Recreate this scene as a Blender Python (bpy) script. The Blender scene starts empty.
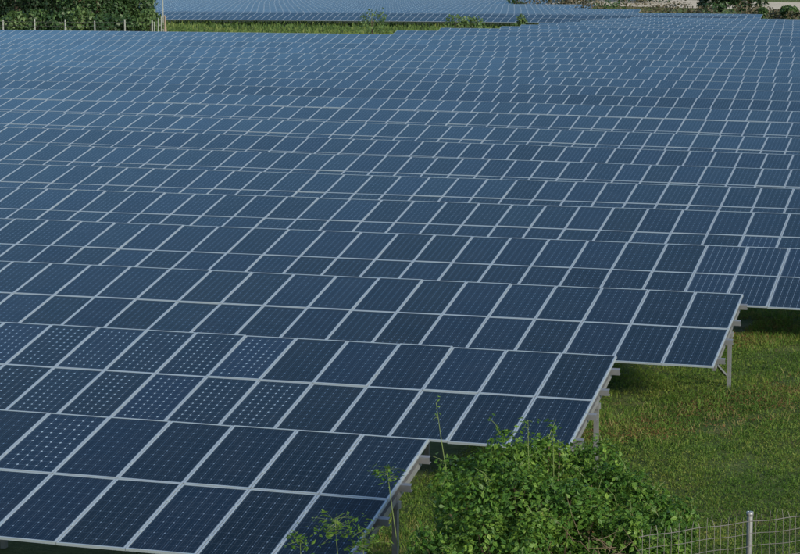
import bpy, math, random
import numpy as np
from math import radians, sin, cos, pi
S = bpy.context.scene
COL = S.collection

# ------------------------------------------------------------------ camera
FPX, PITCH, YAW = 2083.85, 0.141507, -0.308025       # focal length in px of an 800 px wide frame
CX, CY, CZ = 8.5104, -28.1415, 8.2875
cam_d = bpy.data.cameras.new('camera'); cam = bpy.data.objects.new('camera', cam_d); COL.objects.link(cam)
cam_d.sensor_width = 36.0; cam_d.lens = FPX / 800 * 36; cam_d.clip_start = 0.5; cam_d.clip_end = 6000
cam.location = (CX, CY, CZ); cam.rotation_euler = (pi / 2 - PITCH, 0, -YAW)
S.camera = cam
# ------------------------------------------------------------------ light
SUN_AZ, SUN_EL = radians(-36), radians(22)            # azimuth from +X, counter-clockwise
w = bpy.data.worlds.new('World'); S.world = w; w.use_nodes = True
nt = w.node_tree; nt.nodes.clear()
wo = nt.nodes.new('ShaderNodeOutputWorld'); bg = nt.nodes.new('ShaderNodeBackground'); sk = nt.nodes.new('ShaderNodeTexSky')
sk.sky_type = 'NISHITA'; sk.sun_disc = False; sk.sun_elevation = SUN_EL; sk.sun_rotation = pi / 2 - SUN_AZ
sk.air_density = 1.0; sk.dust_density = 0.15; sk.ozone_density = 1.0
bg.inputs[1].default_value = 0.138
nt.links.new(sk.outputs[0], bg.inputs[0]); nt.links.new(bg.outputs[0], wo.inputs[0])
sd = bpy.data.lights.new('sun', 'SUN'); sd.energy = 4.2; sd.angle = radians(8); sd.color = (1, .86, .66)
sun = bpy.data.objects.new('sun', sd); COL.objects.link(sun)
from mathutils import Vector, Matrix
sdir = Vector((cos(SUN_AZ) * cos(SUN_EL), sin(SUN_AZ) * cos(SUN_EL), sin(SUN_EL)))
sun.rotation_euler = sdir.to_track_quat('Z', 'Y').to_euler()
S.view_settings.view_transform = 'Standard'; S.view_settings.look = 'None'
S.view_settings.exposure = 0.78; S.view_settings.gamma = 1.0; S.view_settings.use_curve_mapping = False
S.render.engine = 'CYCLES'

R = random.Random(7); NR = np.random.default_rng(11)

# ------------------------------------------------------------------ helpers
def tag(o, label=None, cat=None, group=None, kind=None):
    if label: o['label'] = label
    if cat: o['category'] = cat
    if group: o['group'] = group
    if kind: o['kind'] = kind
    return o

def empty(name, loc, rz=0):
    o = bpy.data.objects.new(name, None); COL.objects.link(o)
    o.location = loc; o.rotation_euler = (0, 0, rz); o.empty_display_size = .3
    return o

def npmesh(name, V, F, mats, smooth=False, midx=None, uv=None):
    """V (n,3), F (m,k) array with k = 3 or 4"""
    me = bpy.data.meshes.new(name)
    V = np.asarray(V, dtype=np.float32); F = np.asarray(F, dtype=np.int32)
    k = F.shape[1]
    me.vertices.add(len(V)); me.vertices.foreach_set('co', V.ravel())
    me.loops.add(F.size); me.loops.foreach_set('vertex_index', F.ravel())
    me.polygons.add(len(F)); me.polygons.foreach_set('loop_start', np.arange(0, F.size, k, dtype=np.int32))
    me.polygons.foreach_set('loop_total', np.full(len(F), k, dtype=np.int32))
    if midx is not None: me.polygons.foreach_set('material_index', np.asarray(midx, dtype=np.int32))
    me.polygons.foreach_set('use_smooth', np.full(len(F), bool(smooth)))
    if uv is not None:
        l = me.uv_layers.new(name='UVMap'); l.data.foreach_set('uv', np.asarray(uv, dtype=np.float32).ravel())
    me.update(calc_edges=True)
    for m in mats: me.materials.append(m)
    return me

class MB:
    """collects boxes, bars and tubes, all as quads"""
    def __init__(s): s.v = []; s.f = []
    def hexa(s, P):
        n = len(s.v); s.v += [tuple(p) for p in P]
        for q in ((0, 3, 2, 1), (4, 5, 6, 7), (0, 1, 5, 4), (1, 2, 6, 5), (2, 3, 7, 6), (3, 0, 4, 7)):
            s.f.append(tuple(n + i for i in q))
    def box(s, x0, x1, y0, y1, z0, z1):
        s.hexa([(x0, y0, z0), (x1, y0, z0), (x1, y1, z0), (x0, y1, z0), (x0, y0, z1), (x1, y0, z1), (x1, y1, z1), (x0, y1, z1)])
    def bar(s, a, b, w, h, up=(0, 0, 1)):
        a = Vector(a); b = Vector(b); d = (b - a).normalized(); u = Vector(up)
        r = d.cross(u).normalized() * (w / 2); u = r.cross(d).normalized() * (h / 2)
        s.hexa([a - r - u, a + r - u, b + r - u, b - r - u, a - r + u, a + r + u, b + r + u, b - r + u])
    def tube(s, pts, rad, n=6, cap=True):
        rings = []
        for i, p in enumerate(pts):
            p = Vector(p); a = Vector(pts[max(i - 1, 0)]); b = Vector(pts[min(i + 1, len(pts) - 1)])
            d = (b - a).normalized(); u = Vector((0, 0, 1)) if abs(d.z) < .9 else Vector((1, 0, 0))
            r = d.cross(u).normalized(); q = r.cross(d)
            rr = rad[i] if hasattr(rad, '__len__') else rad
            k = len(s.v); rings.append(k)
            for j in range(n):
                t = 2 * pi * j / n; s.v.append(tuple(p + r * (cos(t) * rr) + q * (sin(t) * rr)))
        for i in range(len(rings) - 1):
            for j in range(n):
                s.f.append((rings[i] + j, rings[i] + (j + 1) % n, rings[i + 1] + (j + 1) % n, rings[i + 1] + j))
        if cap:
            for base, flip in ((rings[0], True), (rings[-1], False)):
                for j in range(0, n - 2, 2):
                    q = (base, base + j + 1, base + j + 2, base + (j + 3) % n if j + 3 < n else base)
                    if q[3] == q[0]: continue
                    s.f.append(q[::-1] if flip else q)
    def mesh(s, name, mat, smooth=False):
        return npmesh(name, s.v, s.f, [mat], smooth)
    def build(s, name, mat, parent=None, smooth=False):
        return link(name, s.mesh(name, mat, smooth), parent)

def link(name, me, parent=None, loc=(0, 0, 0)):
    o = bpy.data.objects.new(name, me); COL.objects.link(o); o.location = loc
    if parent: o.parent = parent
    return o

def mat(name):
    m = bpy.data.materials.new(name); m.use_nodes = True; t = m.node_tree; t.nodes.clear()
    out = t.nodes.new('ShaderNodeOutputMaterial'); return m, t, out

class T:
    """small wrapper for node trees"""
    def __init__(s, name):
        s.m, s.t, s.out = mat(name)
    def n(s, typ, **k):
        x = s.t.nodes.new('ShaderNode' + typ)
        for a, b in k.items(): setattr(x, a, b)
        return x
    def l(s, a, b): s.t.links.new(a, b)
    def math(s, op, a, b=None, c=None, clamp=False):
        x = s.n('Math', operation=op, use_clamp=clamp)
        for i, v in enumerate((a, b, c)):
            if v is None: continue
            if hasattr(v, 'is_linked'): s.l(v, x.inputs[i])
            else: x.inputs[i].default_value = v
        return x.outputs[0]
    def mix(s, f, a, b, bt='MIX'):
        x = s.n('Mix', data_type='RGBA', blend_type=bt)
        for i, v in ((0, f), (6, a), (7, b)):
            if hasattr(v, 'is_linked'): s.l(v, x.inputs[i])
            elif isinstance(v, (int, float)): x.inputs[i].default_value = v
            else: x.inputs[i].default_value = (*v[:3], 1)
        return x.outputs[2]
    def noise(s, scale, detail=4, rough=.55, vec=None, dist=0):
        x = s.n('TexNoise'); x.inputs['Scale'].default_value = scale; x.inputs['Detail'].default_value = detail
        x.inputs['Roughness'].default_value = rough; x.inputs['Distortion'].default_value = dist
        if vec is not None: s.l(vec, x.inputs['Vector'])
        return x.outputs['Fac']
    def ramp(s, fac, stops):
        x = s.n('ValToRGB'); e = x.color_ramp.elements
        while len(e) < len(stops): e.new(.5)
        for i, (p, c) in enumerate(stops):
            e[i].position = p; e[i].color = (*c, 1) if len(c) == 3 else c
        s.l(fac, x.inputs[0]); return x.outputs[0]
    def pos(s): return s.n('NewGeometry').outputs['Position']
    def bsdf(s, col, rough=.5, metal=0, spec=.5, normal=None):
        b = s.n('BsdfPrincipled')
        for k, v in (('Base Color', col), ('Roughness', rough), ('Metallic', metal), ('Specular IOR Level', spec)):
            if hasattr(v, 'is_linked'): s.l(v, b.inputs[k])
            elif isinstance(v, (int, float)): b.inputs[k].default_value = v
            else: b.inputs[k].default_value = (*v[:3], 1)
        if normal is not None: s.l(normal, b.inputs['Normal'])
        s.b = b; return b.outputs[0]
    def bump(s, h, strength=.3, dist=.05):
        x = s.n('Bump'); x.inputs['Strength'].default_value = strength; x.inputs['Distance'].default_value = dist
        s.l(h, x.inputs['Height']); return x.outputs[0]
    def done(s, sh): s.l(sh, s.out.inputs[0]); return s.m

# ------------------------------------------------------------------ materials
def cell_material(name, line, dot, linew, linev, dotw, cell):
    m = T(name)
    uvn = m.n('UVMap'); sp = m.n('SeparateXYZ'); m.l(uvn.outputs[0], sp.inputs[0])
    du = m.math('SUBTRACT', .5, m.math('ABSOLUTE', m.math('SUBTRACT', m.math('FRACT', sp.outputs[0]), .5)))
    dv = m.math('SUBTRACT', .5, m.math('ABSOLUTE', m.math('SUBTRACT', m.math('FRACT', sp.outputs[1]), .5)))
    lu = m.math('LESS_THAN', du, linew); lv = m.math('LESS_THAN', dv, linev)
    ln = m.math('MAXIMUM', lu, lv)
    dm = m.math('LESS_THAN', m.math('ADD', du, dv), dotw)
    mu = m.math('GREATER_THAN', m.math('MINIMUM', sp.outputs[0], m.math('SUBTRACT', 6.0, sp.outputs[0])), .3)
    mv = m.math('GREATER_THAN', m.math('MINIMUM', sp.outputs[1], m.math('SUBTRACT', 12.0, sp.outputs[1])), .3)
    dm = m.math('MULTIPLY', dm, m.math('MULTIPLY', mu, mv))
    # two bus bars on each cell
    bb = m.math('LESS_THAN', m.math('ABSOLUTE', m.math('SUBTRACT', du, .25)), .007)
    oi = m.n('ObjectInfo').outputs['Random']; isl = m.n('NewGeometry').outputs['Random Per Island']
    rnd = m.math('FRACT', m.math('ADD', oi, isl))
    val = m.math('MULTIPLY_ADD', rnd, .6, .7)
    dust = m.noise(1.7, 5, .6, m.pos())
    c0 = m.mix(1.0, cell, m.n('CombineXYZ').outputs[0], 'MIX')
    hv = m.n('HueSaturation'); hv.inputs['Color'].default_value = (*cell, 1); m.l(val, hv.inputs['Value'])
    m.l(m.math('MULTIPLY_ADD', rnd, .016, .492), hv.inputs['Hue'])
    m.t.nodes.remove(c0.node)
    c = m.mix(m.math('MULTIPLY', bb, .28), hv.outputs[0], (.2, .24, .3))
    c = m.mix(ln, c, line); c = m.mix(dm, c, dot)
    c = m.mix(m.math('MULTIPLY', m.math('SUBTRACT', dust, .35, clamp=True), .03), c, (.30, .29, .27))
    rough = m.math('MULTIPLY_ADD', dust, .10, .05)
    # anti-reflective solar glass: very little mirror face on, a bluish mirror at a low angle
    df = m.bsdf(c, .6, 0, .05)
    gl = m.n('BsdfGlossy'); m.l(rough, gl.inputs['Roughness']); gl.inputs['Color'].default_value = (.60, .82, .86, 1)
    fc = m.n('LayerWeight'); fc.inputs['Blend'].default_value = .5
    R_ = m.math('MULTIPLY_ADD', m.math('POWER', fc.outputs['Facing'], 7.0), 1.85, .001, clamp=True)
    mx = m.n('MixShader'); m.l(R_, mx.inputs[0]); m.l(df, mx.inputs[1]); m.l(gl.outputs[0], mx.inputs[2]); sh = mx.outputs[0]
    return m.done(sh)

M_CELL = cell_material('dark_cell_glass', (.035, .06, .10), (.13, .18, .25), .020, .009, .085, (.0015, .0070, .017))
M_DOT = cell_material('dotted_cell_glass', (.07, .11, .17), (.25, .32, .40), .018, .010, .135, (.0025, .0100, .024))
M_STR = cell_material('striped_cell_glass', (.10, .14, .20), (.16, .21, .27), .026, .006, .08, (.0025, .0095, .023))

def simple(name, col, rough, metal=0, var=.15, scale=3, bumps=0):
    m = T(name); p = m.n('TexCoord').outputs['Object']
    n = m.noise(scale, 5, .6, p)
    c = m.mix(n, [x * (1 - var) for x in col], [min(1, x * (1 + var)) for x in col])
    nb = m.bump(m.noise(scale * 8, 3, .5, p), bumps, .01) if bumps else None
    return m.done(m.bsdf(c, rough, metal, .5, nb))
M_FRAME = simple('anodised_frame', (.27, .33, .38), .42, .35, .10, 2)
M_STEEL = simple('galvanised_steel', (.17, .185, .20), .5, .5, .22, 6)
M_POST = simple('galvanised_post', (.15, .165, .18), .5, .5, .35, 9)
M_WIRE = simple('weathered_wire', (.13, .13, .125), .55, .5, .3, 5)
M_CONC = simple('pale_concrete', (.16, .18, .175), .9, 0, .25, 1.5, .3)
M_WOOD = simple('weathered_pole', (.17, .14, .11), .9, 0, .35, 2, .3)
M_BARK = simple('bark', (.09, .07, .05), .95, 0, .35, 4, .5)
M_TWIG = simple('dry_twig', (.10, .075, .05), .9, 0, .4, 5)

def leafmat(name, a, b, c, trans=.3, clump=.9, rough=.5, spec=.3):
    """leaf colour from one leaf to the next (per island) and in clumps (world noise)"""
    m = T(name); g = m.n('NewGeometry')
    n = m.noise(clump, 3, .5, g.outputs['Position'])
    f = m.math('ADD', m.math('MULTIPLY', g.outputs['Random Per Island'], .55), m.math('MULTIPLY_ADD', n, 1.3, -.4), clamp=True)
    col = m.ramp(f, [(0, a), (.5, b), (1, c)])
    sh = m.bsdf(col, rough, 0, spec)
    tr = m.n('BsdfTranslucent'); m.l(m.mix(.5, col, (.16, .24, .03), 'MIX'), tr.inputs[0])
    mx = m.n('MixShader'); mx.inputs[0].default_value = trans
    m.l(sh, mx.inputs[1]); m.l(tr.outputs[0], mx.inputs[2])
    return m.done(mx.outputs[0])
M_VINE = leafmat('vine_leaf', (.012, .046, .008), (.048, .122, .018), (.15, .25, .042), .36, 1.7, .5, .25)
M_STEM = simple('green_stem', (.08, .12, .035), .7, 0, .3, 5)
M_TREE = leafmat('tree_leaf', (.009, .026, .011), (.022, .056, .020), (.060, .11, .036), .2, .3)
M_TREE2 = leafmat('dark_tree_leaf', (.004, .013, .007), (.008, .024, .011), (.020, .045, .018), .12, .3)
M_SHRUB = leafmat('shrub_leaf', (.025, .055, .018), (.055, .105, .035), (.10, .16, .06), .25, .8)
M_DRY = leafmat('dry_shrub_leaf', (.028, .038, .020), (.070, .062, .042), (.13, .115, .085), .15, .25)
M_BLADE = leafmat('grass_blade', (.023, .064, .010), (.070, .138, .022), (.17, .205, .046), .35, .6, .6, .15)
M_WEED = leafmat('weed_leaf', (.019, .054, .010), (.064, .126, .022), (.18, .19, .05), .35, .6, .6, .15)
M_STRAW = leafmat('straw_blade', (.07, .075, .02), (.14, .13, .05), (.22, .19, .09), .25, .5, .7, .2)

M_RUST = leafmat('withered_leaf', (.07, .035, .02), (.13, .07, .035), (.20, .14, .06), .2, .9, .8, .1)
M_STRIP = leafmat('rough_grass', (.020, .045, .014), (.050, .090, .026), (.11, .14, .045), .2, .12, .7, .1)
def ground_material():
    m = T('grassy_ground'); p = m.pos()
    big = m.noise(.22, 5, .6, p); mid = m.noise(1.3, 6, .65, p); fine = m.noise(9, 5, .7, p); far = m.noise(.035, 4, .6, p)
    g = m.ramp(m.math('ADD', m.math('MULTIPLY', mid, .6), m.math('MULTIPLY', fine, .4)),
               [(.3, (.020, .035, .010)), (.5, (.050, .075, .020)), (.7, (.095, .12, .038))])
    dirt = m.mix(fine, (.075, .048, .026), (.15, .10, .06))
    f = m.math('MULTIPLY', m.math('SUBTRACT', m.math('ADD', m.math('MULTIPLY', big, .6), m.math('MULTIPLY', mid, .5)), .56, clamp=True), 5, clamp=True)
    c = m.mix(f, g, dirt)
    ff = m.math('MULTIPLY', m.math('SUBTRACT', far, .5, clamp=True), 3, clamp=True)
    c = m.mix(ff, c, (.10, .115, .035))
    return m.done(m.bsdf(c, .95, 0, .1, m.bump(m.math('ADD', mid, fine), .8, .08)))
M_GROUND = ground_material()
def dirt_material():
    m = T('pale_dirt'); p = m.pos(); n = m.noise(.3, 6, .6, p); f = m.noise(2, 5, .6, p)
    c = m.mix(n, (.27, .25, .20), (.44, .42, .36)); c = m.mix(m.math('MULTIPLY', f, .4), c, (.2, .16, .11))
    return m.done(m.bsdf(c, .95, 0, .1))
M_DIRT = dirt_material()

# ------------------------------------------------------------------ terrain
TH = 0.225758; PIT = 7.741794; MW = 1.01; ML = 1.9656; TOP = 1.75
A = [0, -.06, -.016, .006, .015, .003, 0, -.03, .08, .17, .24, .27, .36, .44, .47, .6, .71, .85, 1.01, 1.2, 1.38, 1.54, 1.64, 1.7]
A += [1.7 + .1 * (1 - math.exp(-(k - 23) / 10)) for k in range(24, 80)]
B = [0, 0, 0, 0, 0, .002, .006, .011, .0125, .0125, .013, .0115] + [.011] * 70
KA = np.arange(len(A), dtype=float)
def terr(k, X):
    """rise of the land at row number k (may be a fraction) and X"""
    k = np.clip(k, 0, 79); a = np.interp(k, KA, A); b = np.interp(k, KA, B[:len(A)])
    s = -np.minimum(X, 14) - 20.0
    s = np.where(s < 0, s, 40 * (1 - np.exp(-np.maximum(s, 0) / 40)))
    return a + b * s
def sstep(x): x = np.clip(x, 0, 1); return x * x * (3 - 2 * x)
def ground(X, Y):
    X = np.asarray(X, dtype=float); Y = np.asarray(Y, dtype=float)
    z = terr((Y + 1.0) / PIT, X)
    z = z + 2.3 * sstep((Y - 372) / 40) * sstep((X + 112) / 30)            # bank that carries the dirt road
    z = z + .05 * np.sin(X * .9 + Y * .37) * np.sin(Y * .71 - X * .2) * (Y < 60)
    return z
def gz(x, y): return float(ground(x, y))

def grid(x0, x1, nx, y0, y1, ny):
    xs = np.linspace(x0, x1, nx); ys = np.linspace(y0, y1, ny) if not hasattr(ny, '__len__') else ny
    return xs, ys
xs = np.unique(np.concatenate([np.linspace(-1500, -260, 14), np.linspace(-250, -60, 40), np.linspace(-58, 30, 90), np.linspace(40, 200, 17), np.linspace(250, 1500, 12)]))
ys = np.unique(np.concatenate([np.linspace(-60, -12, 10), np.linspace(-11, 40, 90), np.linspace(42, 480, 160), np.linspace(500, 2500, 22)]))
GX, GY = np.meshgrid(xs, ys); GZ = ground(GX, GY)
V = np.stack([GX.ravel(), GY.ravel(), GZ.ravel()], 1)
nx = len(xs); ii, jj = np.meshgrid(np.arange(nx - 1), np.arange(len(ys) - 1)); q = (jj * nx + ii).ravel()
F = np.stack([q, q + 1, q + nx + 1, q + nx], 1)
tag(link('ground', npmesh('ground', V, F, [M_GROUND], True)), kind='structure')

def rayX(x, Y, z):
    """world X that column x of the photo meets at depth row Y"""
    r = (x - 400) / FPX; X = CX
    for u in (math.tan(PITCH),):
        # direction with the vertical angle that reaches height z
        yy = 0.0
        for _ in range(30):
            fw = cos(PITCH) + yy * sin(PITCH); zz = -sin(PITCH) + yy * cos(PITCH)
            dx = r * cos(YAW) + fw * sin(YAW); dy = -r * sin(YAW) + fw * cos(YAW)
            t = (Y - CY) / dy; yy += ((z - CZ) / t - zz) * .9
        X = CX + t * dx
    return X

# the dirt road over the bank
rx = np.linspace(-108, 60, 90); ry = np.linspace(0, 1, 8)
RX, RT = np.meshgrid(rx, ry); RY = 386 + (RX + 60) * -.05 + 3 * np.sin(RX * .05) + RT * 17
V = np.stack([RX.ravel(), RY.ravel(), ground(RX, RY).ravel() + .06], 1)
n = len(rx); ii, jj = np.meshgrid(np.arange(n - 1), np.arange(len(ry) - 1)); q = (jj * n + ii).ravel()
tag(link('dirt_road', npmesh('dirt_road', V, np.stack([q, q + 1, q + n + 1, q + n], 1), [M_DIRT], True)), kind='structure')

# ------------------------------------------------------------------ solar modules
HW, HL, FW, FD = .5, .9755, .028, .040
def lam_arrays():
    x, y = HW - FW + .004, HL - FW + .010
    V = [(-x, -y, -.006), (x, -y, -.006), (x, y, -.006), (-x, y, -.006)]
    uv = [(-.12, -.12), (6.12, -.12), (6.12, 12.12), (-.12, 12.12)]
    return np.array(V), np.array([[0, 1, 2, 3]]), np.array(uv)
def frame_arrays(full=True):
    o = [(-HW, -HL), (HW, -HL), (HW, HL), (-HW, HL)]; fy = FW - .006; i = [(-HW + FW, -HL + fy), (HW - FW, -HL + fy), (HW - FW, HL - fy), (-HW + FW, HL - fy)]
    V = [(x, y, 0) for x, y in o] + [(x, y, 0) for x, y in i] + [(x, y, -FD) for x, y in o] + [(x, y, -.012) for x, y in i]
    F = []
    for a in range(4):
        b = (a + 1) % 4
        F.append((a, b, 4 + b, 4 + a)); F.append((8 + a, 8 + b, b, a)); F.append((4 + a, 4 + b, 12 + b, 12 + a))
    F.append((11, 10, 9, 8))
    return np.array(V, float), np.array(F)
LV, LF, LUV = lam_arrays(); FV, FF = frame_arrays()
def clamps():
    b = MB()
    for y in (-.47, .45):
        b.box(HW - .012, HW + .022, y - .03, y + .03, .001, .007); b.box(HW + .0, HW + .01, y - .012, y + .012, .007, .014)
    b.box(HW + .003, HW + .007, -HL, HL, -FD - .004, -FD)
    return np.array(b.v), np.array(b.f)
CV, CF = clamps()
def lam_box(m):
    V = np.concatenate([LV, LV - [0, 0, .022]]); F = np.concatenate([LF, [[7, 6, 5, 4], [0, 4, 5, 1], [1, 5, 6, 2], [2, 6, 7, 3], [3, 7, 4, 0]]])
    uv = np.concatenate([LUV] + [np.full((4, 2), .5)] * 5)
    return npmesh('solar_panel', V, F, [m], uv=uv)
ME_LAM = {m.name: lam_box(m) for m in (M_CELL, M_DOT, M_STR)}
ME_FRAME = npmesh('panel_frame', np.concatenate([FV, CV]), np.concatenate([FF, CF + len(FV)]), [M_FRAME])
PV = np.concatenate([LV, FV]); PF = np.concatenate([LF, FF + 4]); PM = np.array([0] + [1] * len(FF))
PUV = np.concatenate([LUV, np.full((len(FF) * 4, 2), .5)])
ME_WHOLE = {m.name: npmesh('solar_panel', PV, PF, [m, M_FRAME], midx=PM, uv=PUV) for m in (M_CELL, M_STR)}

ORD = ['first', 'second', 'third', 'fourth', 'fifth', 'sixth', 'seventh', 'eighth', 'ninth', 'tenth', 'eleventh', 'twelfth', 'thirteenth',
       'fourteenth', 'fifteenth', 'sixteenth', 'seventeenth', 'eighteenth', 'nineteenth', 'twentieth']
TENS = {2: 'twenty', 3: 'thirty', 4: 'forty', 5: 'fifty'}
def ordinal(n):
    if n <= 20: return ORD[n - 1]
    t, u = divmod(n, 10)
    return TENS[t] + '-' + ORD[u - 1] if u else TENS[t][:-1] + 'ieth'

PHASE = [0, .127, .214, .20, .254, .416, .40, .51, .48, .57, .59, .56, .65, .73, .75, .77, .92, 1.08, 1.19, 1.14, 1.0, 1.08, 1.14, 1.22, 1.30, 1.38, 1.41, 1.45, 1.52, 1.58, 1.65]
while len(PHASE) < 60: PHASE.append(PHASE[-1] + R.uniform(-.04, .14))
NROW = 58
ROWT = [R.gauss(0, .0028) for _ in range(NROW)]
ROWT[11] += .018; ROWT[12] += .008; ROWT[7] += .004; ROWT[31] += .05; ROWT[32] += .02      # rows set a little steeper than the rest
def row_range(k):
    """left and right end of row k+1"""
    z = TOP + A[k]; Y = k * PIT; n = k + 1
    xl = rayX(-45, Y, z) - 2; xr = rayX(845, Y, z) + 3
    if n == 1: xr = 0
    elif n == 2: xr = 1.137
    elif n == 3: xr = 2.234
    if n == 22: xl = -52
    elif n == 23: xl = -50
    elif 24 <= n <= 31: xl = -46 + (n - 24) * .35
    if n >= 32: xl = rayX(140, Y, z + .4)
    if 32 <= n <= 35: xr = -31
    elif 36 <= n <= 39: xr = -54
    elif 40 <= n <= 46: xr = -72 - (n - 40) * .3
    elif n >= 47: xr = -98
    return xl, xr

def pcenter(k, X, tier, slope):
    y = k * PIT; z = TOP + float(terr(k, X)); d = (HL + .004) + tier * ML
    return Vector((X, y - d * cos(TH), z - d * sin(TH)))

def build_row(k):
    n = k + 1; xl, xr = row_range(k); ph = PHASE[k]
    iv = [i for i in range(int(math.floor((xl - ph) / MW)), int(math.floor((xr - ph) / MW + .01)))]
    X0 = ph + iv[0] * MW; X1 = ph + (iv[-1] + 1) * MW
    base = Vector(((X1), k * PIT - 1.9, gz(X1, k * PIT - 1.9)))
    if n >= 36:
        root = None
    else:
        root = empty('solar_panel_row', base)
    items = []
    vis_l = rayX(-5, k * PIT, TOP + A[k]); vis_r = rayX(805, k * PIT, TOP + A[k])
    for i in iv:
        X = ph + (i + .5) * MW
        for tier in (0, 1):
            inview = vis_l < X < vis_r
            items.append((0 if inview and tier == 0 else 1 if inview else 2 + tier, R.random() if n > 8 else 0, i, X, tier))
    items.sort()
    Vs, Fs, Ms, Us, cnt = [], [], [], [], 0
    for idx, (_, _, i, X, tier) in enumerate(items):
        sl = (float(terr(k, X + .5)) - float(terr(k, X - .5)))
        c = pcenter(k, X, tier, sl)
        tx = TH + R.gauss(0, .004) + ROWT[k]; ty = -math.atan(sl) + R.gauss(0, .0022)
        c.z += R.gauss(0, .002)
        mtl = M_CELL
        if n == 2 and ((tier == 0 and i < -5) or (tier == 1 and i < -4)): mtl = M_DOT
        if n == 1 and tier == 0 and i == -6: mtl = M_DOT
        if n == 4 and X > 0.6: mtl = M_STR
        if n == 5 and tier == 1 and 2 > X - rayX(741, k * PIT, 1.7) > 0.0 and X - rayX(741, k * PIT, 1.7) < 1.2: mtl = M_STR
        if idx < 100 and root:
            if n <= 8:
                o = link('solar_panel', ME_LAM[mtl.name], root, c - base); o.rotation_euler = (tx, ty, 0)
                link('panel_frame', ME_FRAME, o)
            else:
                o = link('solar_panel', ME_WHOLE[mtl.name if mtl.name in ME_WHOLE else M_CELL.name], root, c - base); o.rotation_euler = (tx, ty, 0)
            if mtl is M_DOT: o['label'] = 'panel with bright white dots between its cells'
            if mtl is M_STR: o['label'] = 'panel with bright silvery stripes'
        else:
            Rm = np.array(Matrix.Rotation(ty, 3, 'Y') @ Matrix.Rotation(tx, 3, 'X'))
            off = np.array(c - base)
            Vs.append(PV @ Rm.T + off); Fs.append(PF + cnt); cnt += len(PV); Ms.append(PM); Us.append(PUV)
    st = MB()
    def tabp(X, d, h):      # point under the table: d down the slope from the top edge, h below the panel face
        z = TOP + float(terr(k, X)); return Vector((X, k * PIT - d * cos(TH) - h * -sin(TH), z - d * sin(TH) - h * cos(TH))) - base
    if root:
        if Vs:
            o = link('solar_panels', npmesh('solar_panels', np.concatenate(Vs), np.concatenate(Fs), [M_CELL, M_FRAME], midx=np.concatenate(Ms), uv=np.concatenate(Us)), root)
            o['kind'] = 'stuff'
        if n <= 22:
            # four purlins under the modules, standing out past the last frame
            for d in (.50, 1.40, 2.42, 3.42):
                b = MB(); step = max(1, int((X1 - X0) / 14)); pts = list(np.linspace(X0 - .1, X1 + .155, step + 1))
                for a, c in zip(pts[:-1], pts[1:]):
                    pa, pb = tabp(a, d, FD + .053), tabp(c, d, FD + .053)
                    if n <= 6 and c == pts[-1]:
                        # open C section near the end that shows
                        nrm = Vector((0, -sin(TH), cos(TH))); tv = Vector((0, cos(TH), sin(TH)))
                        b.bar(pa + nrm * .048, pb + nrm * .048, .075, .006, nrm); b.bar(pa - nrm * .048, pb - nrm * .048, .075, .006, nrm)
                        b.bar(pa - tv * .0345, pb - tv * .0345, .006, .090, nrm)
                    else: b.bar(pa, pb, .075, .102, (0, -sin(TH), cos(TH)))
                b.build('purlin', M_STEEL, root)
            # rafters, posts and braces every three modules
            xsp = X1 - .045; j = 0
            while xsp > X0 + .3:
                r = MB(); pa, pb = tabp(xsp, .38, FD + .103 + .05), tabp(xsp, 3.58, FD + .103 + .05)
                r.bar(pa, pb, .06, .098, (0, -sin(TH), cos(TH))); r.build('rafter', M_STEEL, root)
                pt = tabp(xsp, 1.55, FD + .103 + .10); gl = gz(base.x + pt.x, base.y + pt.y) - base.z
                r = MB(); r.box(pt.x - .038, pt.x + .038, pt.y - .045, pt.y + .045, gl - .2, pt.z + .09); r.build('post', M_POST, root)
                lo = tabp(xsp, 3.2, FD + .103 + .10)
                r = MB(); r.bar((pt.x - .065, lo.y, lo.z + .03), (pt.x - .065, pt.y - .02, gl + .28), .045, .045); r.build('brace', M_STEEL, root)
                if n <= 3 and j == 0:
                    r = MB(); r.box(pt.x - .075, pt.x + .062, pt.y - .065, pt.y + .065, pt.z - .10, pt.z + .0); r.build('bracket', M_STEEL, root)
                xsp -= 3 * MW; j += 1
        t = root
    else:
        t = link('solar_panel_row', npmesh('solar_panel_row', np.concatenate(Vs), np.concatenate(Fs), [M_CELL, M_FRAME], midx=np.concatenate(Ms), uv=np.concatenate(Us)), None, base)
    if n == 1: lb = 'nearest row of dark blue solar panels, its right end beside the leafy bush'
    elif n == 2: lb = 'second row of solar panels from the front, its left panels dotted brightly with white'
    elif n == 3: lb = 'third row of solar panels, its right end on a post in open grass'
    elif n <= 21: lb = '%s row of blue solar panels counted from the front' % ordinal(n)
    elif n <= 31: lb = '%s row of solar panels from the front, starting right of the grass strip' % ordinal(n)
    else: lb = '%s row of distant solar panels behind the grass strip' % ordinal(n - 31)
    tag(t, lb, 'solar panels', 'long parallel rows of tilted solar panels')

for k in range(NROW): build_row(k)

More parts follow.
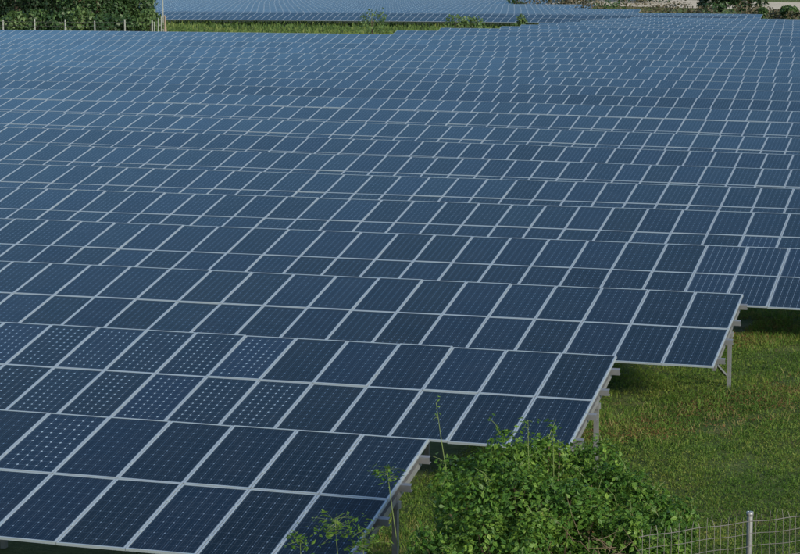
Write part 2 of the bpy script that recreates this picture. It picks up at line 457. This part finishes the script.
# ------------------------------------------------------------------ leaves
def leaves(P, N, size, asp=.55, fold=.25):
    """one folded leaf (two quads) at every P facing roughly N"""
    n = len(P); N = N / np.linalg.norm(N, axis=1, keepdims=True)
    t = NR.normal(size=(n, 3)); t -= N * (t * N).sum(1, keepdims=True); t /= np.linalg.norm(t, axis=1, keepdims=True)
    b = np.cross(N, t); s = (size * NR.uniform(.45, 1.5, n))[:, None]
    v0 = P - t * s * .5; v2 = P + t * s * .5 - N * s * .12
    m1 = P - t * s * .1 + N * s * fold * .2; w_ = b * s * asp * .5
    l = P - t * s * .12 + w_ - N * s * fold * .3; r = P - t * s * .12 - w_ - N * s * fold * .3
    V = np.stack([v0, l, v2, m1, r], 1).reshape(-1, 3); q = np.arange(n)[:, None] * 5
    F = np.concatenate([q + [0, 3, 2, 1], q + [0, 4, 2, 3]], 0)
    return V, F
def blob_leaves(blobs, n, rnd=.75, shell=(.75, 1.05), up=.3):
    """blobs: (x,y,z,rx,ry,rz); leaves on and just under the surface of their union"""
    bl = np.array(blobs, float); wgt = (bl[:, 3] * bl[:, 5]) ; wgt /= wgt.sum()
    idx = NR.choice(len(bl), n, p=wgt); d = NR.normal(size=(n, 3)); d /= np.linalg.norm(d, axis=1, keepdims=True)
    rr = NR.uniform(shell[0], shell[1], n)[:, None]
    P = bl[idx, :3] + d * bl[idx, 3:6] * rr
    keep = np.ones(n, bool)
    for b in bl:
        q = (((P - b[:3]) / b[3:6]) ** 2).sum(1); keep &= ~(q < .42)
    P, d = P[keep], d[keep]
    N = d + NR.normal(size=d.shape) * rnd; N[:, 2] += up
    return P, N

# ------------------------------------------------------------------ trees and shrubs
def tree(name, x, y, h, wdt, mat_l, label, cat='tree', group=None, nleaf=5000, size=.42, trunk=True, lowfrac=.12):
    g = gz(x, y); root = empty(name, (x, y, g)); blobs = []
    nb = max(6, int(9 * wdt / 5))
    for i in range(nb):
        a = R.uniform(0, 2 * pi); r = R.uniform(0, .36) * wdt; hz = R.uniform(lowfrac + .14, .84) * h
        s = wdt * R.uniform(.17, .30) * (1.1 - .45 * abs(hz / h - .5))
        blobs.append((cos(a) * r, sin(a) * r, hz, s, s, s * R.uniform(.7, .95)))
    blobs.append((0, 0, h * .82, wdt * .22, wdt * .22, h * .18))
    t = MB(); tr = .035 * h if h > 5 else .03 * h
    t.tube([(0, 0, -.3), (R.uniform(-.1, .1), 0, h * .25), (R.uniform(-.2, .2), R.uniform(-.2, .2), h * .55), (0, 0, h * .85)], [tr, tr * .75, tr * .5, tr * .15], 7)
    for b in blobs[:8]:
        z0 = max(.1 * h, b[2] * .45); t.tube([(0, 0, z0), (b[0] * .5, b[1] * .5, (z0 + b[2]) / 2), b[:3]], [tr * .4, tr * .25, tr * .08], 5)
    P, N = blob_leaves(blobs, nleaf, .8, (.55, 1.18), .3); ok = P[:, 2] > .1
    V, F = leaves(P[ok], N[ok], size, .7)
    link('crown', npmesh('crown', V, F, [mat_l]), root)
    t.build('trunk', M_BARK, root, True)
    tag(root, label, cat, group)
    return root

# the wood behind the field at top left
tl = [(18, 181, 11, 9), (58, 184, 12, 9.5), (98, 182, 11, 8.5), (124, 184, 9.5, 6.5), (38, 195, 14, 11), (80, 196, 13.5, 11), (-18, 183, 12, 10), (116, 196, 12, 8)]
tlab = ['dark leafy tree behind the second and third fence posts at top left', 'broad dark tree behind the middle of the pale fence posts', 'bushy green tree behind the fifth fence post',
        'rounded green tree nearest the distant solar panels at top left', 'tall dark tree deep in the wood at far left', 'tallest dark tree in the middle of the wood', 'dark tree at the left edge of the picture',
        'tree at the back right corner of the wood']
for i, (px, Y, h, wd) in enumerate(tl):
    X = rayX(px, Y, 3)
    tree('broadleaf_tree', X, Y, h, wd, M_TREE2 if i in (0, 4, 6) else M_TREE, tlab[i], 'tree', 'trees at top left beyond the field', 14000, .33, lowfrac=0)
ul = [(8, 168, 2.6, 4.5), (38, 169, 3.2, 5), (62, 169.5, 2.6, 5), (84, 169, 3.2, 4.6), (108, 169.5, 2.5, 5), (131, 169, 2.2, 3.8), (150, 170, 3.4, 3.6)]
ulab = ['low bush behind the first pale fence post', 'low bush between the second and third fence posts', 'leafy bush behind the third fence post', 'leafy bush left of the fourth fence post', 'leafy bush between the fourth and fifth fence posts',
        'small bush right of the fifth fence post', 'bush beside the cluster of wooden poles']
for i, (px, Y, h, wd) in enumerate(ul):
    tree('bush', rayX(px, Y, 2), Y, h, wd, M_TREE if i % 3 else M_SHRUB, ulab[i], 'bush', 'undergrowth below the wood', 2600, .34, lowfrac=-.1)
# shrubs on the grass strip
for px, Y, h, wd, lb in ((372, 178, 3.3, 5.2, 'light green shrub on the grass strip, left of the wider one'), (456, 186, 2.8, 4.2, 'bushy green shrub on the right part of the grass strip'),
                         (470, 187, 2.5, 3.6, 'paler half of the bushy pair on the grass strip'), (521, 196, 2.6, 1.7, 'lone small shrub at the right tip of the grass strip')):
    tree('shrub', rayX(px, Y, 2.5), Y, h, wd, M_SHRUB, lb, 'shrub', 'shrubs on the grass strip', 1300, .22, lowfrac=-.05)
# trees by the dirt road
for px, Y, h, wd, mt, lb in ((716, 346, 6.3, 7.4, M_TREE2, 'dark round tree left of its pair beside the dirt road'), (750, 346, 5.8, 8.0, M_TREE2, 'dark round tree right of its pair beside the dirt road'),
                         (566, 385, 8, 12, M_TREE2, 'dark wide tree behind the corner of the distant panels'), (645, 398, 7.5, 11, M_TREE2, 'dark tree above the dry shrubs at top centre right'),
                         (612, 405, 7.5, 9, M_TREE, 'green tree left of the dark one above the dry shrubs'), (792, 268, 2.7, 3.4, M_TREE, 'green bush at the right edge behind the last panels'),
                         (763, 268, 2.5, 2.2, M_TREE, 'small green bush left of the one at the right edge')):
    tree('roadside_tree' if h > 4 else 'bush', rayX(px, Y, 4), Y, h, wd, mt, lb, 'tree' if h > 4 else 'bush', None, 4200, .5, lowfrac=0)
# dry shrubs along the back of the field
px = 515; i = 0
while px < 815:
    Y = 292 if px > 645 else 322 if px > 590 else 372
    if px > 757: Y = 262
    Y += R.uniform(0, 12); h = R.uniform(1.9, 2.7) * (1.2 if Y > 320 else 1)
    wd = R.uniform(4.5, 7.5)
    tree('dry_shrub', rayX(px, Y, 4), Y, h, wd, M_DRY if i % 5 else M_TREE, 'dry brown shrub, %s from the left behind the far edge of the field' % ordinal(i + 1), 'shrub', 'dry shrubs along the far edge', 900, .4, lowfrac=-.1)
    px += wd * 5.2 * .62; i += 1

# ------------------------------------------------------------------ back fence and poles
def back_fence():
    Y = 160.0; pxs = [3, 35, 65, 95, 125]
    Xs = [rayX(p, Y, 3.5) for p in pxs]; Xs = [Xs[0] - 2 * (Xs[1] - Xs[0]), 2 * Xs[0] - Xs[1]] + Xs + [Xs[-1] + 2.9]
    root = empty('boundary_fence', (Xs[2], Y, gz(Xs[2], Y)))
    bz = gz(Xs[2], Y)
    for X in Xs:
        b = MB(); g = gz(X, Y) - bz; h = 2.5 + R.uniform(-.12, .15); l = R.uniform(-.04, .04)
        b.tube([(X - Xs[2], 0, g - .2), (X - Xs[2] + l, 0, g + h)], [.085, .075], 8); b.build('post', M_CONC, root)
    for hh in (.5, 1.0, 1.45, 1.9, 2.3):
        b = MB(); b.tube([(X - Xs[2], -.09, gz(X, Y) - bz + hh) for X in Xs], .012, 4); b.build('wire', M_WIRE, root)
    tag(root, 'fence of pale concrete posts and thin wires below the trees at top left', 'fence')
back_fence()
plab = ['leftmost pale pole of the leaning cluster beside the wood', 'second pale pole from the left in the pole cluster', 'tallest pale pole rising from the pole cluster',
        'brown wooden pole in the pole cluster', 'rightmost pole, leaning left, in the pole cluster']
for i, (px, h, lean, r, m_) in enumerate(((154.5, 2.4, .0, .08, M_CONC), (158, 2.75, .06, .08, M_CONC), (161.5, 2.9, 0.0, .08, M_CONC), (164.5, 2.9, .1, .11, M_WOOD), (167, 3.0, -.25, .11, M_WOOD))):
    Y = 160.4 + i * .15; X = rayX(px, Y, 3.5); b = MB()
    b.tube([(0, 0, -.2), (lean, 0, h)], [r, r * .8], 8)
    tag(b.build('pole', m_), plab[i], 'pole', 'cluster of fence poles').location = (X, Y, gz(X, Y))
X = rayX(163, 172, 4); b = MB(); b.tube([(0, 0, -.2), (0, 0, 5.6)], [.09, .07], 8); o = b.build('pole', M_CONC)
o.location = (X, 172, gz(X, 172)); tag(o, 'tall thin pale pole standing behind the cluster of fence poles', 'pole')

# ------------------------------------------------------------------ grass
def blades(Pts, h, wd, bend=.5):
    n = len(Pts); a = NR.uniform(0, 2 * pi, n); hh = h * NR.uniform(.5, 1.4, n); ww = wd * NR.uniform(.7, 1.3, n)
    dx, dy = np.cos(a), np.sin(a); b = NR.uniform(0, 2 * pi, n); lx, ly = np.cos(b) * hh * bend * NR.uniform(.2, 1, n), np.sin(b) * hh * bend * NR.uniform(.2, 1, n)
    z0 = np.zeros(n)
    v0 = Pts + np.stack([-dx * ww, -dy * ww, z0 - .01], 1); v1 = Pts + np.stack([dx * ww, dy * ww, z0 - .01], 1)
    v2 = Pts + np.stack([lx * .4 + dx * ww * .7, ly * .4 + dy * ww * .7, hh * .6], 1); v3 = Pts + np.stack([lx * .4 - dx * ww * .7, ly * .4 - dy * ww * .7, hh * .6], 1)
    v4 = Pts + np.stack([lx, ly, hh], 1); v5 = Pts + np.stack([lx * 1.02 + dx * .002, ly * 1.02, hh], 1)
    V = np.stack([v0, v1, v2, v3, v4, v5], 1).reshape(-1, 3); q = np.arange(n)[:, None] * 6
    return V, np.concatenate([q + [0, 1, 2, 3], q + [3, 2, 5, 4]], 0)
def scatter(x0, x1, y0, y1, dens, clump=.0):
    n = int((x1 - x0) * (y1 - y0) * dens); X = NR.uniform(x0, x1, n); Y = NR.uniform(y0, y1, n); return X, Y
def patch(X, Y): return .5 + .25 * (np.sin(X * .9 + 1.3 * np.sin(Y * .43)) + np.sin(Y * .8 + 1.7 * np.sin(X * .57 + 2)))
areas = [(-1.5, 15, -7, 28, 50), (-9, -2, -9, -3.2, 26)]
def tuftpts(areas, per, spread, thr=None):
    out = []
    for a in areas:
        X, Y = scatter(*a); keep = patch(X * 2.3 + 5, Y * 1.9) + NR.normal(0, .15, len(X)) > .12
        for k in range(4):          # nothing under the tables
            xe = row_range(k)[1]; keep &= ~((X < xe - 5.0) & (Y < k * PIT - .6) & (Y > k * PIT - 3.0))
        if thr is not None: keep &= (patch(X * .8, Y * .8) > thr)
        X, Y = X[keep], Y[keep]
        X = np.repeat(X, per) + NR.normal(0, spread, len(X) * per); Y = np.repeat(Y, per) + NR.normal(0, spread, len(Y) * per)
        out.append(np.stack([X, Y, ground(X, Y)], 1))
    return np.concatenate(out)
V, F = blades(tuftpts(areas, 7, .06), .065, .007, 1.0)
tag(link('grass', npmesh('grass', V, F, [M_BLADE])), 'short green grass in the clearing beside the row ends', 'grass', kind='stuff')
V, F = blades(tuftpts([(a[0], a[1], a[2], a[3], 9) for a in areas], 9, .08, .55), .13, .009, 1.0)
tag(link('weeds', npmesh('weeds', V, F, [M_BLADE])), 'taller green weeds in tufts over the clearing', 'weeds', kind='stuff')
V, F = blades(tuftpts([(a[0], a[1], a[2], a[3], 8) for a in areas], 7, .1, .62), .11, .007, .8)
tag(link('dry_grass', npmesh('dry_grass', V, F, [M_STRAW])), 'yellowed dry grass blades among the green', 'grass', kind='stuff')
# low broad leaved weeds
pts = tuftpts([(a[0], a[1], a[2], a[3], 75) for a in areas], 9, .09); pts[:, 2] += NR.uniform(.01, .09, len(pts))
nn = NR.normal(size=pts.shape) * .6; nn[:, 2] += .9
V, F = leaves(pts, nn, .042, .42)
tag(link('ground_weeds', npmesh('ground_weeds', V, F, [M_WEED])), 'small broad leaved weeds low in the grass', 'weeds', kind='stuff')
V, F = leaves(*(lambda p: (p + [0, 0, .05], NR.normal(size=p.shape) * .5 + [0, 0, 1]))(tuftpts([(a[0], a[1], a[2], a[3], 34) for a in areas], 11, .13, .74)), .05, .4)
tag(link('dry_weeds', npmesh('dry_weeds', V, F, [M_RUST])), 'patches of withered reddish brown weeds in the clearing', 'weeds', kind='stuff')
# coarse grass on the strip behind the main field
X, Y = scatter(-125, -30, 158, 250, 2.2); P = np.stack([X, Y, ground(X, Y)], 1)
V, F = blades(P, .42, .10, .7)
tag(link('tall_grass', npmesh('tall_grass', V, F, [M_STRIP])), 'rough green grass on the strip between the two solar fields', 'grass', kind='stuff')

# ------------------------------------------------------------------ the vine covered bush
def wpt(px, py, d):
    """point at photo column px, line py and depth d, used to place the mounds"""
    r = (px - 400) / FPX; u = (277 - py) / FPX
    fw = cos(PITCH) + u * sin(PITCH); z = -sin(PITCH) + u * cos(PITCH)
    return Vector((CX, CY, CZ)) + d * Vector((r * cos(YAW) + fw * sin(YAW), -r * sin(YAW) + fw * cos(YAW), z))
def mounds(lst, org):
    out = []
    for px, py, d, r in lst:
        p = wpt(px, py, d); top = p.z; c = p - org; rz = max(.35, top * .52)
        out.append((c.x, c.y, top - rz, r, r, rz))
        out.append((c.x, c.y, top - r * .8, r * .95, r * .95, r * .8))
    return out
big = [(512, 447, 25.6, .56), (545, 441, 25.9, .60), (578, 452, 26.0, .55), (480, 455, 25.8, .42), (610, 472, 25.6, .55), (640, 490, 25.2, .5), (668, 512, 24.9, .36),
       (530, 470, 24.7, .6), (480, 476, 24.8, .55), (575, 488, 24.6, .6), (625, 520, 24.3, .5), (458, 496, 25.2, .32), (550, 520, 24.0, .5), (490, 520, 24.1, .55), (450, 532, 24.5, .36), (655, 540, 24.2, .4)]
org = wpt(540, 560, 25); org.z = 0
bush = empty('vine_covered_bush', org)
bl = mounds(big, org)
for i in range(90):            # smaller humps that break up the outline
    b = bl[R.randrange(len(big) * 2)]; a = R.uniform(0, 2 * pi); e = R.uniform(.0, 1.4); q = R.uniform(.12, .27)
    bl.append((b[0] + cos(a) * cos(e) * b[3] * .95, b[1] + sin(a) * cos(e) * b[4] * .95, b[2] + sin(e) * b[5] * .95, q, q, q * R.uniform(.7, 1.2)))
P1, N1 = blob_leaves(bl, 62000, .65, (.84, 1.07), .5); P2, N2 = blob_leaves(bl, 8000, .9, (.65, .9), .2)
# leave the lower right front thinner, where bare twigs show
tw = wpt(590, 552, 23.9) - org; tw.z = wpt(590, 552, 23.9).z
def thin(P, N):
    q = (((P - np.array(tw)) / np.array([.55, .55, .32])) ** 2).sum(1); k = (q > 1) | (NR.random(len(P)) < .25); return P[k], N[k]
P1, N1 = thin(P1, N1)
P = np.concatenate([P1, P2]); N = np.concatenate([N1, N2]); ok = P[:, 2] > 0.02
V, F = leaves(P[ok], N[ok], .066, .6)
link('foliage', npmesh('foliage', V, F, [M_VINE]), bush)
# long shoots that stand out of the outline, with leaves along them
st = MB(); LP, LN = [], []
for i in range(130):
    b = bl[R.randrange(len(bl))]; a = R.uniform(0, 2 * pi); e = R.uniform(.1, 1.3)
    d = Vector((cos(a) * cos(e), sin(a) * cos(e), sin(e))); p = Vector(b[:3]) + Vector((d.x * b[3], d.y * b[4], d.z * b[5])) * .9
    if any((((p.x - c[0]) / c[3]) ** 2 + ((p.y - c[1]) / c[4]) ** 2 + ((p.z - c[2]) / c[5]) ** 2) < .5 for c in bl): continue
    L = R.uniform(.10, .30); dd = (d + Vector((R.gauss(0, .4), R.gauss(0, .4), .5))).normalized()
    pts = [p, p + dd * L * .5, p + dd * L + Vector((d.x, d.y, -.25)) * L * .35]
    st.tube(pts, [.006, .004, .002], 4)
    for j in range(int(L * 34)):
        t = R.random(); q = pts[0].lerp(pts[1], t * 2) if t < .5 else pts[1].lerp(pts[2], t * 2 - 1)
        LP.append(q + Vector((R.gauss(0, .025), R.gauss(0, .025), R.gauss(0, .025)))); LN.append((R.gauss(0, .6), R.gauss(0, .6), 1))
st.build('shoots', M_STEM, bush)['kind'] = 'stuff'
V, F = leaves(np.array(LP), np.array(LN), .062, .55)
link('shoot_leaves', npmesh('shoot_leaves', V, F, [M_VINE]), bush)
tg = MB()
for i in range(60):
    p = tw + Vector((R.gauss(0, .32), R.gauss(0, .25), R.gauss(-.05, .2))); d = Vector((R.gauss(0, 1), R.gauss(0, .6), R.gauss(0, .8))).normalized(); L = R.uniform(.15, .5)
    tg.tube([p, p + d * L * .5 + Vector((0, 0, R.gauss(0, .03))), p + d * L], [.004, .003, .0015], 4)
for i in range(60):
    b = bl[R.randrange(len(bl))]; tg.tube([(b[0] * .4, b[1] * .4, 0), (b[0] * .7, b[1] * .7, b[2] * .5), b[:3]], [.022, .016, .007], 5)
tg.build('dead_twigs', M_TWIG, bush)
tag(bush, 'large bush smothered in green vines in front of the row ends', 'bush')

# slender weeds standing in front of the nearest row
def sprig(px, py, d, cx, h, n, lab, spread=.10, size=.066):
    tip = wpt(px, py, d); x, y = tip.x + cx, tip.y; root = empty('tall_weed', (x, y, gz(x, y)))
    H = tip.z - gz(x, y); s = MB(); LP, LN = [], []
    main = [Vector((0, 0, 0)), Vector((-cx * .3, .03, H * .5)), Vector((-cx * .8, 0, H * .85)), Vector((-cx, 0, H))]
    s.tube(main, [.010, .007, .005, .002], 5)
    for i in range(n):
        t = 1 - R.random() ** 1.3 * h / H; f = t * 3; a = min(2, int(f)); q = main[a].lerp(main[a + 1], f - a)
        r = q + Vector((R.gauss(0, spread), R.gauss(0, spread), R.gauss(0, .05)))
        if i % 4 == 0: s.tube([q, (q + r) / 2 + Vector((0, 0, .01)), r], [.003, .002, .001], 3)
        LP.append(r); LN.append((R.gauss(0, .6), R.gauss(0, .6), 1))
    s.build('stem', M_STEM, root); V, F = leaves(np.array(LP), np.array(LN), size, .5)
    link('leaves', npmesh('leaves', V, F, [M_VINE]), root); tag(root, lab, 'weed', 'tall weeds around the bush')
sprig(387, 468, 24.6, .25, .34, 70, 'leafy weed tip in front of the corner of the nearest row')
sprig(436, 402, 25.6, .35, .55, 12, 'thin bare stem curving up in front of the second row', .03, .035)
sprig(300, 536, 24.3, .05, .35, 60, 'pale leafy weed at the bottom, leftmost in front of the nearest row')
sprig(335, 518, 24.5, .10, .5, 130, 'bushy weed in front of the lowest panels of the nearest row', .16)
sprig(362, 530, 24.2, .10, .5, 120, 'weed beside the lower corner of the nearest row', .13)
sprig(528, 420, 25.2, .05, .3, 24, 'short upright shoot above the left top of the bush', .05)
sprig(553, 428, 25.4, .05, .3, 30, 'short upright shoot above the middle of the bush', .06)

# ------------------------------------------------------------------ wire fence at bottom right
def wire_fence():
    top = wpt(750, 512, 24.0); H = top.z - gz(top.x, top.y); root = empty('wire_fence', (top.x, top.y, gz(top.x, top.y)))
    dv = Vector((cos(radians(47)), sin(radians(47)), 0)); L0, L1 = -1.6, 8.4
    def g(s): return gz(top.x + dv.x * s, top.y + dv.y * s) - root.location.z
    for s in (0, 4.2, 8.4):
        b = MB(); p = dv * s; b.tube([(p.x, p.y, g(s) - .2), (p.x, p.y, g(s) + H - .03), (p.x, p.y, g(s) + H)], [.036, .036, .030], 12); b.build('post', M_POST, root, True)
        c = MB(); c.tube([(p.x, p.y, g(s) + H - .045), (p.x, p.y, g(s) + H + .004)], [.042, .040], 12); c.build('cap', M_POST, root, True)
    wv = Vector((-dv.y, dv.x, 0)) * -.045
    def wob(s, h): return .012 * sin(s * 2.1 + h * 1.3) + .008 * sin(s * 5.3 + h * 4)
    def sag(s): return -.022 * sin(pi * ((s % 4.2) / 4.2)) ** 1.0
    b = MB(); hz = [.05 + .15 * i for i in range(int((H - .1) / .15) + 1)]; topw = H - .10; hs = [topw - .145 * i for i in range(10) if topw - .145 * i > .03]
    for i, h in enumerate(hs):
        pts = []
        for s in np.arange(L0, L1 + .01, .1):
            p = dv * s + wv * (1 + wob(s, h) * 8); pts.append((p.x, p.y, g(s) + h + (sag(s) if i < 4 else sag(s) * .5) + .006 * sin(s * 9 + h * 7)))
        b.tube(pts, .0035 if i else .0045, 4, False)
    n = 0; s = L0 + .05
    while s < L1:
        n += 1; o = wob(s, 1); pts = []
        tl_ = R.uniform(.05, .13)
        for h in (0, .4, .8, 1.1, topw, topw + tl_):
            p = dv * (s + R.gauss(0, .006)) + wv * (1 + wob(s, h) * 8 + (R.gauss(0, .4) if h > topw else 0)); pts.append((p.x, p.y, g(s) + h + (sag(s) if h > .9 else sag(s) * .5)))
        b.tube(pts, .003, 4, False); s += .1
    o = b.build('wire_mesh', M_WIRE, root)
    tag(root, 'wire mesh fence on galvanised posts at the bottom right', 'fence')
    # weeds growing through it
    LP, LN = [], []; st = MB()
    for i in range(420):
        s = R.uniform(-1.7, 4.5); p = dv * s + wv * R.uniform(-7, 9); h = R.uniform(.4, 1.35); l = Vector((R.gauss(0, .12), R.gauss(0, .12), h))
        st.tube([p + Vector((0, 0, g(s) - .02)), p + l * .5, p + l], [.004, .003, .0015], 3)
        for j in range(int(h * 16)):
            t = R.random(); q = p + l * t; LP.append(q + Vector((R.gauss(0, .04), R.gauss(0, .04), 0))); LN.append((R.gauss(0, .8), R.gauss(0, .8), .8))
    V, F = leaves(np.array(LP), np.array(LN), .05, .4)
    r2 = empty('fence_weeds', root.location); r2['kind'] = 'stuff'
    link('leaves', npmesh('leaves', V, F, [M_BLADE]), r2)['kind'] = 'stuff'; st.build('stems', M_STRAW, r2)['kind'] = 'stuff'
    tag(r2, 'thin weeds and stalks growing through the wire mesh fence', 'weeds')
wire_fence()
